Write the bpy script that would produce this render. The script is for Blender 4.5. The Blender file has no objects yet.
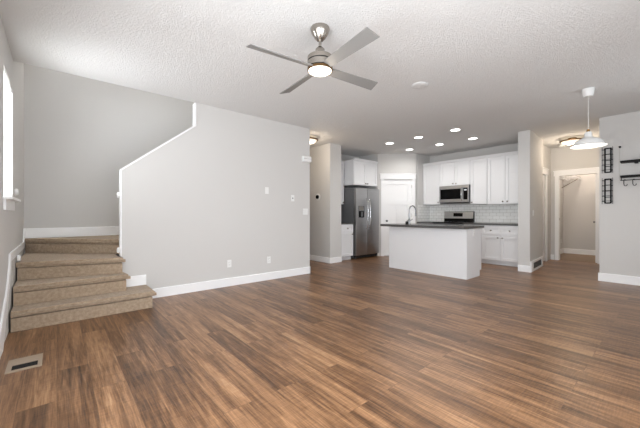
import bpy, bmesh, math, random
from mathutils import Vector, Matrix
random.seed(7)
R = math.radians
SC = bpy.context.scene
COL = SC.collection

# ------------------------------------------------------------------ camera, world, light, exposure
cam_d = bpy.data.cameras.new('camera'); cam = bpy.data.objects.new('camera', cam_d); COL.objects.link(cam)
cam_d.sensor_width = 36.0; cam_d.lens = 308.0 / 640.0 * 36.0; cam_d.clip_start = 0.02
cam.location = (0, 0, 1.125); cam.rotation_euler = (R(90), 0, R(-40.5))
SC.camera = cam
SC.view_settings.view_transform = 'Standard'; SC.view_settings.look = 'None'
SC.view_settings.gamma = 1.0; SC.view_settings.use_curve_mapping = False
SC.view_settings.exposure = 0.15
w = bpy.data.worlds.new('sky'); SC.world = w; w.use_nodes = True
w.node_tree.nodes['Background'].inputs[0].default_value = (0.86, 0.93, 1.0, 1)
w.node_tree.nodes['Background'].inputs[1].default_value = 1.6

def area(name, loc, rot, sx, sy, power, col=(1, 1, 1), spread=180):
    d = bpy.data.lights.new(name, 'AREA'); d.shape = 'RECTANGLE'; d.size = sx; d.size_y = sy
    d.energy = power; d.color = col; d.spread = R(spread)
    o = bpy.data.objects.new(name, d); COL.objects.link(o); o.location = loc; o.rotation_euler = rot
    return o
DAY = (0.94, 0.98, 1.03)
# daylight through the stair window and unseen windows put in to light the room
area('daylight_left_added', (-0.50, 0.75, 1.25), (R(90), 0, R(-90)), 2.3, 1.8, 120, DAY)
area('daylight_patio_door', (1.35, -0.86, 1.15), (R(90), 0, 0), 2.4, 2.1, 66, DAY)
area('daylight_dining_window', (5.1, -0.86, 1.45), (R(90), 0, 0), 1.0, 1.5, 11, DAY)
area('daylight_stair_window', (-0.52, 4.14, 1.84), (R(90), 0, R(-90)), 0.7, 1.15, 50, DAY)
area('daylight_upstairs_added', (-0.50, 5.30, 4.1), (R(90), 0, R(-90)), 0.9, 1.1, 8, DAY)

# ------------------------------------------------------------------ materials
def lin(c):
    return tuple((v / 12.92 if v <= 0.04045 else ((v + 0.055) / 1.055) ** 2.4) for v in (x / 255.0 for x in c))
def newmat(name):
    m = bpy.data.materials.new(name); m.use_nodes = True
    nt = m.node_tree; b = nt.nodes['Principled BSDF']
    return m, nt, b
def nd(nt, t, **k):
    n = nt.nodes.new(t)
    for a, v in k.items():
        setattr(n, a, v)
    return n
def plain(name, rgb, rough=0.5, metal=0.0, bump=0.0, scale=60.0, var=0.0, spec=0.5, coat=0.0):
    """flat colour with a little procedural variation and bump"""
    m, nt, b = newmat(name); c = lin(rgb)
    b.inputs['Roughness'].default_value = rough; b.inputs['Metallic'].default_value = metal
    b.inputs['Specular IOR Level'].default_value = spec; b.inputs['Coat Weight'].default_value = coat
    tc = nd(nt, 'ShaderNodeTexCoord'); nz = nd(nt, 'ShaderNodeTexNoise'); nz.inputs['Scale'].default_value = scale
    nz.inputs['Detail'].default_value = 4
    nt.links.new(tc.outputs['Object'], nz.inputs['Vector'])
    mx = nd(nt, 'ShaderNodeMixRGB'); mx.inputs[1].default_value = (*[v * (1 - var) for v in c], 1)
    mx.inputs[2].default_value = (*[min(1, v * (1 + var)) for v in c], 1)
    nt.links.new(nz.outputs['Fac'], mx.inputs[0]); nt.links.new(mx.outputs[0], b.inputs['Base Color'])
    if bump:
        bp = nd(nt, 'ShaderNodeBump'); bp.inputs['Strength'].default_value = bump; bp.inputs['Distance'].default_value = 0.01
        nt.links.new(nz.outputs['Fac'], bp.inputs['Height']); nt.links.new(bp.outputs[0], b.inputs['Normal'])
    return m
def glow(name, rgb, strength):
    m, nt, b = newmat(name); b.inputs['Base Color'].default_value = (0.8, 0.8, 0.8, 1)
    b.inputs['Emission Color'].default_value = (*rgb, 1); b.inputs['Emission Strength'].default_value = strength
    return m

M = {}
M['paint'] = plain('greige_wall_paint', (213, 211, 208), 0.7, bump=0.10, scale=90, var=0.012, spec=0.3)
M['white'] = plain('white_trim_paint', (250, 250, 250), 0.4, var=0.006, scale=8)
M['cabinet'] = plain('white_cabinet_paint', (234, 234, 235), 0.35, var=0.006, scale=8)
M['plastic'] = plain('white_plastic', (240, 240, 238), 0.35, var=0.005)
M['nickel'] = plain('brushed_nickel', (168, 162, 154), 0.26, 1.0, var=0.03, scale=20)
M['chrome'] = plain('chrome', (138, 139, 141), 0.18, 1.0)
M['steel_bright'] = plain('polished_steel', (205, 205, 206), 0.18, 1.0)
M['steel_dark'] = plain('grey_painted_steel', (118, 119, 121), 0.45, 0.3, var=0.03)
M['blade'] = plain('silver_grey_blade', (132, 130, 127), 0.5, 0.0, var=0.03, scale=14)
M['black'] = plain('black_gloss', (8, 8, 9), 0.22, spec=0.12)
M['black_metal'] = plain('black_powder_coat', (14, 14, 15), 0.6, spec=0.25)
M['dark'] = plain('dark_recess', (34, 33, 32), 0.6)
M['bronze'] = plain('aged_bronze', (112, 84, 52), 0.4, 0.8, var=0.05)
M['brass'] = plain('brass', (186, 150, 92), 0.3, 1.0)
M['counter'] = plain('dark_grey_solid_counter', (84, 83, 82), 0.22, bump=0.0, scale=220, var=0.22)
M['enamel'] = plain('white_enamel', (238, 238, 236), 0.25, var=0.004)
M['tan_metal'] = plain('tan_register_paint', (178, 160, 140), 0.5, var=0.02)
M['closet_floor'] = plain('tan_carpet', (150, 134, 120), 0.95, bump=0.5, scale=160, var=0.12, spec=0.1)
M['cord'] = plain('pale_cord', (205, 203, 198), 0.8)
M['glass_white'] = glow('lit_frosted_glass', (1.0, 0.82, 0.58), 0.9)
M['fan_glass'] = glow('lit_fan_lens', (1.0, 0.90, 0.74), 2.2)
M['can_glow'] = glow('lit_recessed_lens', (1.0, 0.97, 0.92), 7.0)
M['bulb'] = glow('lit_bulb', (1.0, 0.95, 0.88), 1.4)
M['display'] = glow('blue_clock_display', (0.25, 0.40, 0.9), 0.08)

def ceiling_mat():
    m, nt, b = newmat('knockdown_ceiling'); b.inputs['Roughness'].default_value = 0.9
    b.inputs['Specular IOR Level'].default_value = 0.2
    tc = nd(nt, 'ShaderNodeTexCoord')
    n1 = nd(nt, 'ShaderNodeTexNoise'); n1.inputs['Scale'].default_value = 58; n1.inputs['Detail'].default_value = 5
    n1.inputs['Distortion'].default_value = 1.2
    nt.links.new(tc.outputs['Object'], n1.inputs['Vector'])
    cr = nd(nt, 'ShaderNodeValToRGB'); cr.color_ramp.elements[0].position = 0.42; cr.color_ramp.elements[1].position = 0.60
    nt.links.new(n1.outputs['Fac'], cr.inputs[0])
    bp = nd(nt, 'ShaderNodeBump'); bp.inputs['Strength'].default_value = 0.46; bp.inputs['Distance'].default_value = 0.012
    nt.links.new(cr.outputs[0], bp.inputs['Height']); nt.links.new(bp.outputs[0], b.inputs['Normal'])
    b.inputs['Base Color'].default_value = (*lin((228, 227, 225)), 1)
    return m
M['ceiling'] = ceiling_mat()

def floor_mat():
    m, nt, b = newmat('walnut_vinyl_plank'); L = nt.links.new
    tc = nd(nt, 'ShaderNodeTexCoord')
    mp = nd(nt, 'ShaderNodeMapping'); mp.inputs['Rotation'].default_value = (0, 0, R(90)); L(tc.outputs['Object'], mp.inputs['Vector'])
    br = nd(nt, 'ShaderNodeTexBrick'); br.offset = 0.37; br.offset_frequency = 2; br.squash = 1
    br.inputs['Scale'].default_value = 1; br.inputs['Brick Width'].default_value = 1.22; br.inputs['Row Height'].default_value = 0.178
    br.inputs['Mortar Size'].default_value = 0.0014; br.inputs['Mortar Smooth'].default_value = 0.3; br.inputs['Bias'].default_value = 0
    br.inputs['Color1'].default_value = (0, 0, 0, 1); br.inputs['Color2'].default_value = (1, 1, 1, 1)
    br.inputs['Mortar'].default_value = (0.5, 0.5, 0.5, 1)
    L(mp.outputs[0], br.inputs['Vector'])
    # per-plank offset so that the grain breaks at each seam
    sc = nd(nt, 'ShaderNodeVectorMath', operation='MULTIPLY_ADD')
    L(br.outputs['Color'], sc.inputs[0]); sc.inputs[1].default_value = (17.3, 9.1, 5.7); L(tc.outputs['Object'], sc.inputs[2])
    def noise(scl, detail, dist=0.0, rough=0.5):
        mm = nd(nt, 'ShaderNodeMapping'); mm.inputs['Scale'].default_value = scl; L(sc.outputs[0], mm.inputs['Vector'])
        g = nd(nt, 'ShaderNodeTexNoise'); g.inputs['Scale'].default_value = 1; g.inputs['Detail'].default_value = detail
        g.inputs['Roughness'].default_value = rough; g.inputs['Distortion'].default_value = dist; L(mm.outputs[0], g.inputs['Vector'])
        return g.outputs['Fac']
    def mul(a, k):
        n = nd(nt, 'ShaderNodeMath', operation='MULTIPLY'); L(a, n.inputs[0]); n.inputs[1].default_value = k; return n.outputs[0]
    def add(a, c):
        n = nd(nt, 'ShaderNodeMath', operation='ADD'); L(a, n.inputs[0]); L(c, n.inputs[1]); return n.outputs[0]
    g1 = noise((24, 1.2, 1), 5, 1.0, 0.55)      # broad grain streaks
    g2 = noise((150, 7, 1), 3)                  # fine fibres
    g3 = noise((9, 120, 1), 2)                  # saw marks across the plank
    g4 = noise((8, 0.8, 1), 2, 0.6)             # slow tone drift inside a plank
    f = add(add(add(add(mul(g1, 0.74), mul(g2, 0.45)), mul(g3, 0.20)), mul(g4, 0.50)), mul(br.outputs['Color'], 0.16))
    n = nd(nt, 'ShaderNodeMath', operation='SUBTRACT'); L(f, n.inputs[0]); n.inputs[1].default_value = 0.54
    cr = nd(nt, 'ShaderNodeValToRGB'); e = cr.color_ramp.elements
    e[0].position = 0.20; e[0].color = (*lin((62, 41, 25)), 1)
    e[1].position = 0.88; e[1].color = (*lin((192, 152, 112)), 1)
    k = e.new(0.42); k.color = (*lin((108, 76, 50)), 1)
    k = e.new(0.62); k.color = (*lin((150, 111, 78)), 1)
    L(n.outputs[0], cr.inputs[0])
    mx = nd(nt, 'ShaderNodeMixRGB'); mx.inputs[2].default_value = (*lin((54, 40, 30)), 1)
    L(mul(br.outputs['Fac'], 0.45), mx.inputs[0]); L(cr.outputs[0], mx.inputs[1]); L(mx.outputs[0], b.inputs['Base Color'])
    b.inputs['Roughness'].default_value = 0.34; b.inputs['Specular IOR Level'].default_value = 0.5
    bp = nd(nt, 'ShaderNodeBump'); bp.inputs['Strength'].default_value = 0.10; bp.inputs['Distance'].default_value = 0.004
    L(add(g2, mul(br.outputs['Fac'], -1.5)), bp.inputs['Height']); L(bp.outputs[0], b.inputs['Normal'])
    return m
M['floor'] = floor_mat()

def carpet_mat():
    m, nt, b = newmat('taupe_carpet'); L = nt.links.new
    tc = nd(nt, 'ShaderNodeTexCoord')
    a = nd(nt, 'ShaderNodeTexNoise'); a.inputs['Scale'].default_value = 34; a.inputs['Detail'].default_value = 6
    c = nd(nt, 'ShaderNodeTexNoise'); c.inputs['Scale'].default_value = 200; c.inputs['Detail'].default_value = 3
    L(tc.outputs['Object'], a.inputs['Vector']); L(tc.outputs['Object'], c.inputs['Vector'])
    ad = nd(nt, 'ShaderNodeMath', operation='ADD'); L(a.outputs['Fac'], ad.inputs[0]); L(c.outputs['Fac'], ad.inputs[1])
    cr = nd(nt, 'ShaderNodeValToRGB'); cr.color_ramp.elements[0].position = 0.35; cr.color_ramp.elements[1].position = 0.8
    cr.color_ramp.elements[0].color = (*lin((150, 129, 108)), 1); cr.color_ramp.elements[1].color = (*lin((204, 184, 160)), 1)
    hv = nd(nt, 'ShaderNodeMath', operation='MULTIPLY'); hv.inputs[1].default_value = 0.55; L(ad.outputs[0], hv.inputs[0])
    L(hv.outputs[0], cr.inputs[0]); L(cr.outputs[0], b.inputs['Base Color'])
    b.inputs['Roughness'].default_value = 1; b.inputs['Specular IOR Level'].default_value = 0.05; b.inputs['Sheen Weight'].default_value = 0.2
    bp = nd(nt, 'ShaderNodeBump'); bp.inputs['Strength'].default_value = 0.7; bp.inputs['Distance'].default_value = 0.006
    L(c.outputs['Fac'], bp.inputs['Height']); L(bp.outputs[0], b.inputs['Normal'])
    return m
M['carpet'] = carpet_mat()

def steel_mat():
    m, nt, b = newmat('stainless_steel'); L = nt.links.new
    tc = nd(nt, 'ShaderNodeTexCoord'); mp = nd(nt, 'ShaderNodeMapping'); mp.inputs['Scale'].default_value = (3, 3, 160)
    L(tc.outputs['Object'], mp.inputs['Vector'])
    n = nd(nt, 'ShaderNodeTexNoise'); n.inputs['Scale'].default_value = 1; n.inputs['Detail'].default_value = 3; L(mp.outputs[0], n.inputs['Vector'])
    cr = nd(nt, 'ShaderNodeValToRGB'); cr.color_ramp.elements[0].color = (*lin((160, 160, 161)), 1); cr.color_ramp.elements[1].color = (*lin((190, 190, 191)), 1)
    L(n.outputs['Fac'], cr.inputs[0]); L(cr.outputs[0], b.inputs['Base Color'])
    b.inputs['Metallic'].default_value = 1; b.inputs['Roughness'].default_value = 0.32
    return m
M['steel'] = steel_mat()

def tile_mat():
    m, nt, b = newmat('white_subway_tile'); L = nt.links.new
    tc = nd(nt, 'ShaderNodeTexCoord'); sp = nd(nt, 'ShaderNodeSeparateXYZ'); L(tc.outputs['Object'], sp.inputs[0])
    ad = nd(nt, 'ShaderNodeMath', operation='SUBTRACT'); L(sp.outputs['X'], ad.inputs[0]); L(sp.outputs['Y'], ad.inputs[1])
    cb = nd(nt, 'ShaderNodeCombineXYZ'); L(ad.outputs[0], cb.inputs['X']); L(sp.outputs['Z'], cb.inputs['Y'])
    br = nd(nt, 'ShaderNodeTexBrick'); br.offset = 0.5; br.inputs['Scale'].default_value = 1
    br.inputs['Brick Width'].default_value = 0.153; br.inputs['Row Height'].default_value = 0.077
    br.inputs['Mortar Size'].default_value = 0.0035; br.inputs['Mortar Smooth'].default_value = 0.2
    br.inputs['Color1'].default_value = (*lin((250, 250, 248)), 1); br.inputs['Color2'].default_value = (*lin((243, 243, 240)), 1)
    br.inputs['Mortar'].default_value = (*lin((196, 195, 190)), 1)
    L(cb.outputs[0], br.inputs['Vector']); L(br.outputs['Color'], b.inputs['Base Color'])
    b.inputs['Roughness'].default_value = 0.18
    bp = nd(nt, 'ShaderNodeBump'); bp.inputs['Strength'].default_value = 0.4; bp.inputs['Distance'].default_value = 0.003; bp.invert = True
    L(br.outputs['Fac'], bp.inputs['Height']); L(bp.outputs[0], b.inputs['Normal'])
    return m
M['tile'] = tile_mat()

def blind_mat():
    m, nt, b = newmat('white_blind_slat'); L = nt.links.new
    b.inputs['Base Color'].default_value = (0.85, 0.85, 0.84, 1); b.inputs['Roughness'].default_value = 0.5
    tr = nd(nt, 'ShaderNodeBsdfTranslucent'); tr.inputs['Color'].default_value = (0.9, 0.9, 0.88, 1)
    mx = nd(nt, 'ShaderNodeMixShader'); mx.inputs[0].default_value = 0.5
    L(b.outputs[0], mx.inputs[1]); L(tr.outputs[0], mx.inputs[2]); L(mx.outputs[0], nt.nodes['Material Output'].inputs['Surface'])
    return m
M['blind'] = blind_mat()
def glass_mat():
    m, nt, b = newmat('clear_window_glass'); L = nt.links.new
    tr = nd(nt, 'ShaderNodeBsdfTransparent'); gl = nd(nt, 'ShaderNodeBsdfGlossy'); gl.inputs['Roughness'].default_value = 0.02
    mx = nd(nt, 'ShaderNodeMixShader'); mx.inputs[0].default_value = 0.04
    L(tr.outputs[0], mx.inputs[1]); L(gl.outputs[0], mx.inputs[2])
    L(mx.outputs[0], nt.nodes['Material Output'].inputs['Surface'])
    return m
M['glass'] = glass_mat()

# ------------------------------------------------------------------ mesh helpers
class MB:
    def __init__(self): self.bm = bmesh.new()
    def box(self, a, b, bevel=0.0):
        a = Vector(a); b = Vector(b); lo = Vector([min(a[i], b[i]) for i in range(3)]); hi = Vector([max(a[i], b[i]) for i in range(3)])
        r = bmesh.ops.create_cube(self.bm, size=1.0, matrix=Matrix.Translation((lo + hi) / 2) @ Matrix.Diagonal((*(hi - lo), 1)))
        if bevel:
            es = {e for v in r['verts'] for e in v.link_edges}
            bmesh.ops.bevel(self.bm, geom=list(es), offset=bevel, segments=2, affect='EDGES', profile=0.6)
        return self
    def prism(self, pts, vec, bevel=0.0):
        """extrude the planar polygon pts along vec"""
        vs = [self.bm.verts.new(p) for p in pts]; f = self.bm.faces.new(vs)
        r = bmesh.ops.extrude_face_region(self.bm, geom=[f]); nv = [g for g in r['geom'] if isinstance(g, bmesh.types.BMVert)]
        bmesh.ops.translate(self.bm, verts=nv, vec=Vector(vec))
        if bevel:
            es = {e for v in vs + nv for e in v.link_edges}
            bmesh.ops.bevel(self.bm, geom=list(es), offset=bevel, segments=2, affect='EDGES')
        return self
    def lathe(self, prof, c=(0, 0, 0), seg=32, axis='Z'):
        """revolve (radius, height) points; radius 0 closes the end"""
        c = Vector(c); rings = []
        def P(r, h, t):
            x, y = r * math.cos(t), r * math.sin(t)
            return c + (Vector((x, y, h)) if axis == 'Z' else Vector((h, x, y)) if axis == 'X' else Vector((y, h, x)))
        for r, h in prof:
            rings.append([self.bm.verts.new(P(0, h, 0))] if r == 0 else [self.bm.verts.new(P(r, h, 2 * math.pi * i / seg)) for i in range(seg)])
        for A, B in zip(rings, rings[1:]):
            for i in range(seg):
                j = (i + 1) % seg
                q = [A[0] if len(A) == 1 else A[i], A[0] if len(A) == 1 else A[j], B[0] if len(B) == 1 else B[j], B[0] if len(B) == 1 else B[i]]
                q = list(dict.fromkeys(q))
                if len(q) > 2:
                    self.bm.faces.new(q)
        return self
    def tube(self, pts, r, seg=8):
        pts = [Vector(p) for p in pts]; rings = []; n = len(pts)
        for i, p in enumerate(pts):
            t = (pts[min(i + 1, n - 1)] - pts[max(i - 1, 0)]).normalized()
            u = t.orthogonal().normalized() if i == 0 else (u - t * u.dot(t)).normalized()
            v = t.cross(u)
            rings.append([self.bm.verts.new(p + r * (math.cos(2 * math.pi * k / seg) * u + math.sin(2 * math.pi * k / seg) * v)) for k in range(seg)])
        for A, B in zip(rings, rings[1:]):
            for k in range(seg):
                self.bm.faces.new([A[k], A[(k + 1) % seg], B[(k + 1) % seg], B[k]])
        self.bm.faces.new(rings[0][::-1]); self.bm.faces.new(rings[-1])
        return self
    def xf(self, mat):
        bmesh.ops.transform(self.bm, matrix=mat, verts=self.bm.verts); return self
    def build(self, name, mat, parent=None, world=False, smooth=False):
        """one mesh object; with world=True the coordinates are the room's and are moved into the parent's frame"""
        bmesh.ops.recalc_face_normals(self.bm, faces=self.bm.faces)
        if parent is not None and world:
            m = Matrix.Translation(parent.location) @ Matrix.Rotation(parent.rotation_euler.z, 4, 'Z')
            if parent.parent is not None:
                g = parent.parent
                m = Matrix.Translation(g.location) @ Matrix.Rotation(g.rotation_euler.z, 4, 'Z') @ m
            bmesh.ops.transform(self.bm, matrix=m.inverted(), verts=self.bm.verts)
        me = bpy.data.meshes.new(name); self.bm.to_mesh(me); self.bm.free()
        me.materials.append(M[mat] if isinstance(mat, str) else mat)
        if smooth:
            me.shade_smooth()
            me.set_sharp_from_angle(angle=R(38))
        o = bpy.data.objects.new(name, me); COL.objects.link(o)
        if parent is not None: o.parent = parent
        return o

def tag(o, label, cat, group=None, kind=None):
    o['label'] = label; o['category'] = cat
    if group: o['group'] = group
    if kind: o['kind'] = kind
    return o
def thing(name, label, cat, loc=(0, 0, 0), rz=0.0, group=None, kind=None):
    o = bpy.data.objects.new(name, None); COL.objects.link(o); o.empty_display_size = 0.05
    o.location = loc; o.rotation_euler = (0, 0, rz)
    return tag(o, label, cat, group, kind)
def struct(o, label, cat):
    return tag(o, label, cat, kind='structure')
def copy_thing(src, loc, label, rz=None):
    c = src.copy(); COL.objects.link(c); c.location = loc; c['label'] = label
    if rz is not None: c.rotation_euler = (0, 0, rz)
    for ch in list(src.children):
        d = ch.copy(); COL.objects.link(d); d.parent = c
        for g in list(ch.children):
            e = g.copy(); COL.objects.link(e); e.parent = d
    return c
def point(name, loc, power, col, r=0.05, parent=None):
    d = bpy.data.lights.new(name, 'POINT'); d.energy = power; d.color = col; d.shadow_soft_size = r
    o = bpy.data.objects.new(name, d); COL.objects.link(o); o.location = loc
    if parent is not None: o.parent = parent
    return o
def with_holes(mb, axis, t0, t1, u0, u1, z0, z1, holes):
    """a wall slab: axis 'X' = plane of constant X from t0 to t1, u along Y (and the other way round); holes (u0,u1,z0,z1)"""
    us = sorted({u0, u1, *[h[0] for h in holes], *[h[1] for h in holes]}); zs = sorted({z0, z1, *[h[2] for h in holes], *[h[3] for h in holes]})
    for ua, ub in zip(us, us[1:]):
        run = None
        for za, zb in zip(zs, zs[1:]):
            um, zm = (ua + ub) / 2, (za + zb) / 2
            solid = not any(h[0] < um < h[1] and h[2] < zm < h[3] for h in holes)
            if solid:
                run = [za, zb] if run is None else [run[0], zb]
            if (not solid or zb == zs[-1]) and run:
                if axis == 'X': mb.box((t0, ua, run[0]), (t1, ub, run[1]))
                else: mb.box((ua, t0, run[0]), (ub, t1, run[1]))
                run = None
    return mb

CE = 2.743        # ceiling height
UP = 6.2          # top of the stairwell
# ------------------------------------------------------------------ the room shell
struct(MB().box((-0.47, -0.82, -0.12), (9.36, 8.1, 0)).build('floor', 'floor'), 'brown walnut look plank floor running through the whole room', 'floor')
struct(MB().box((9.36, 0.77, -0.12), (11.22, 2.32, 0.004)).build('floor_closet', 'closet_floor'), 'lighter tan floor inside the closet beyond the hallway', 'floor')
c = MB(); c.box((-0.47, -0.82, CE), (11.22, 4.58, CE + 0.25)); c.box((3.53, 4.58, CE), (11.22, 8.1, CE + 0.25))
struct(c.build('ceiling', 'ceiling'), 'pale textured ceiling over living room, kitchen and hallway', 'ceiling')
struct(MB().box((-0.47, 4.5, UP), (3.7, 6.1, UP + 0.1)).build('ceiling_stairwell', 'ceiling'), 'high ceiling at the top of the stairwell', 'ceiling')
WIN1 = (3.80, 4.49, 1.255, 2.42)
struct(with_holes(MB(), 'X', -0.47, -0.35, -0.82, 6.07, 0, UP, [WIN1, (-0.4, 1.9, 0.35, 2.15), (4.85, 5.75, 3.5, 4.7)]).build('wall_left', 'paint'),
       'greige left wall with the narrow stair window', 'wall')
struct(with_holes(MB(), 'Y', -0.82, -0.70, -0.35, 7.10, 0, CE, [(0.15, 2.55, 0.05, 2.15), (4.6, 5.6, 0.7, 2.2)]).build('wall_rear', 'paint'), 'greige window wall behind the viewer', 'wall')
SY, ST = 4.58, 0.10
m = MB().prism([(0.622, SY, 0), (3.655, SY, 0), (3.655, SY, CE), (1.54, SY, CE), (1.54, SY, 2.42), (0.622, SY, 1.69)], (0, ST, 0))
m.box((-0.35, SY, CE + 0.25), (3.655, SY + ST, UP)); m.box((1.54, SY, CE), (3.53, SY + ST, CE + 0.25))
struct(m.build('wall_staircase', 'paint'), 'long greige wall with a sloped cut beside the stairs', 'wall')
struct(MB().box((-0.35, 5.95, 0), (3.655, 6.07, UP)).build('wall_stair_rear', 'paint'), 'greige back wall of the stairwell', 'wall')
m = MB().box((3.53, SY + ST, 0), (3.655, 5.95, UP)); m.box((3.53, 6.07, 0), (3.655, 8.0, CE))
struct(m.build('wall_passage_left', 'paint'), 'left wall of the side passage behind the stair wall', 'wall')
struct(MB().box((3.53, 8.0, 0), (4.735, 8.1, CE)).build('wall_passage_end', 'paint'), 'end wall of the side passage', 'wall')
struct(MB().box((4.735, 5.19, 0), (5.09, 8.0, CE)).build('wall_fridge_left', 'paint'), 'greige wall end left of the refrigerator nook', 'wall')
struct(MB().box((5.09, 5.95, 0), (6.65, 6.07, CE)).build('wall_fridge_rear', 'paint'), 'back wall of the refrigerator nook', 'wall')
P0, P1 = Vector((6.53, 5.27, 0)), Vector((7.30, 4.60, 0)); PL = (P1 - P0).length; PA = math.atan2(P1.y - P0.y, P1.x - P0.x)
struct(MB().prism([(6.53, 5.27, 0), (6.65, 5.32, 0), (6.65, 5.95, 0), (6.53, 5.95, 0)], (0, 0, CE)).build('wall_fridge_right', 'paint'), 'wall right of the refrigerator nook', 'wall')
m = with_holes(MB(), 'Y', 0.0, 0.11, 0, PL, 0, CE, [(0.17, 0.92, 0, 2.045)]); m.xf(Matrix.Translation(P0) @ Matrix.Rotation(PA, 4, 'Z'))
struct(m.build('wall_pantry', 'paint'), 'angled greige wall holding the pantry door', 'wall')
struct(MB().box((7.38, 4.60, 0), (8.12, 4.72, CE)).build('wall_kitchen_left', 'paint'), 'left side wall of the kitchen beside the pantry', 'wall')
struct(MB().box((8.0, 2.09, 0), (8.12, 4.60, CE)).build('wall_kitchen', 'paint'), 'kitchen wall behind the range and white cabinets', 'wall')
PF0, PF1 = Vector((6.925, 1.885, 0)), Vector((8.10, 1.965, 0)); PFA = math.atan2(PF1.y - PF0.y, PF1.x - PF0.x)
struct(MB().prism([(6.925, 1.885, 0), (8.10, 1.965, 0), (8.10, 2.09, 0), (6.925, 2.085, 0)], (0, 0, CE)).build('wall_partition', 'paint'), 'narrow greige partition end between kitchen and hallway', 'wall')
struct(with_holes(MB(), 'Y', 2.09, 2.21, 8.12, 9.42, 0, CE, [(8.13, 8.86, 0, 2.06)]).build('wall_hall_left', 'paint'), 'left wall of the hallway with a side door', 'wall')
struct(with_holes(MB(), 'X', 9.30, 9.42, 0.89, 2.09, 0, CE, [(1.215, 1.935, 0, 2.06)]).build('wall_hall_end', 'paint'), 'beige wall at the end of the hallway around the closet opening', 'wall')
struct(MB().box((7.10, 0.77, 0), (11.1, 0.89, CE)).build('wall_hall_right', 'paint'), 'right wall of the hallway', 'wall')
struct(MB().box((6.96, -0.70, 0), (7.10, 0.89, CE)).build('wall_right', 'paint'), 'greige right wall carrying the black racks', 'wall')
struct(MB().box((11.1, 0.77, 0), (11.22, 2.32, CE)).build('wall_closet_rear', 'paint'), 'beige back wall inside the closet', 'wall')
struct(MB().box((9.42, 2.20, 0), (11.1, 2.32, CE)).build('wall_closet_left', 'paint'), 'left wall inside the closet', 'wall')

# baseboards: prisms with an eased top edge
BH, BT = 0.125, 0.015
def base(name, a, b, label, h=BH, z=0.0, t=BT):
    """baseboard along a->b, thickness to the right-hand side of the direction"""
    a = Vector((a[0], a[1], 0)); b = Vector((b[0], b[1], 0)); d = (b - a).normalized(); n = Vector((d.y, -d.x, 0))
    pts = [a + Vector((0, 0, z)), a + n * t + Vector((0, 0, z)), a + n * t + Vector((0, 0, z + h - 0.006)), a + n * (t - 0.006) + Vector((0, 0, z + h)), a + Vector((0, 0, z + h))]
    o = MB().prism(pts, b - a).build(name, 'white'); return struct(o, label, 'baseboard')
RISE = 0.196
base('baseboard_staircase', (0.885, SY), (3.67, SY), 'white baseboard along the foot of the long stair wall')
base('baseboard_staircase_upper', (0.665, SY), (0.893, SY), 'short white baseboard piece above the lowest stair', z=RISE + 0.001, h=0.13)
base('baseboard_staircase_end', (3.655, SY - BT), (3.655, 5.9), 'white baseboard round the end of the stair wall')
base('baseboard_stairwell', (-0.335, 5.95), (0.86, 5.95), 'white baseboard on the stairwell back wall', z=4 * RISE, h=0.14)
base('baseboard_passage', (4.735, 8.0), (4.735, 5.19 - BT), 'white baseboard along the side passage')
base('baseboard_fridge', (4.735, 5.19), (5.09, 5.19), 'white baseboard on the wall end left of the refrigerator')
base('baseboard_partition', (6.925, 2.085), (6.925, 1.885 - BT), 'white baseboard on the partition end beside the kitchen cabinets')
base('baseboard_right', (6.96, 0.905), (6.96, -0.70), 'white baseboard along the right wall', h=0.135)
base('baseboard_hall_end', (9.30, 2.09), (9.30, 2.02), 'white baseboard beside the closet casing')
base('baseboard_closet', (11.1, 2.20), (11.1, 0.89), 'white baseboard on the closet back wall', h=0.14)
base('baseboard_closet_left', (9.42, 2.20), (11.1, 2.20), 'white baseboard on the closet left wall', h=0.14)
base('baseboard_left', (-0.35, -0.7), (-0.35, 3.44), 'white baseboard on the left wall before the stairs', h=0.16)
# stair skirt on the left wall
top = [(3.44, 0.17), (3.56, 0.24), (3.93, 0.44), (4.12, 0.62), (4.16, 0.745), (5.77, 0.745), (5.86, 0.925), (5.95, 0.925)]
low = [(3.44, 0.0), (3.62, 0.0), (4.02, 0.36), (4.21, 0.56), (4.23, 0.665), (5.84, 0.665), (5.91, 0.78), (5.95, 0.78)]
m = MB()
for k in range(len(top) - 1):
    q = [top[k], top[k + 1], low[k + 1], low[k]]
    m.prism([(-0.35, y, z) for y, z in q], (0.014, 0, 0))
bmesh.ops.remove_doubles(m.bm, verts=m.bm.verts, dist=1e-5)
struct(m.build('trim_stair_skirt', 'white'), 'white stair skirt board stepping up the left wall', 'trim')
# white cap on the cut edge of the stair wall
m = MB()
t0, t1 = SY - 0.006, SY + ST + 0.004
m.box((0.607, t0, 0.59), (0.622, t1, 1.678)); m.box((1.525, t0, 2.42), (1.54, t1, CE - 0.001))
m.prism([(0.607, t0, 1.678), (0.622, t0, 1.675), (1.54, t0, 2.405), (1.54, t0, 2.42), (1.525, t0, 2.42), (0.607, t0, 1.69)], (0, t1 - t0, 0))
struct(m.build('trim_stair_cap', 'white'), 'white cap trim on the sloped edge of the stair wall', 'trim')

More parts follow.
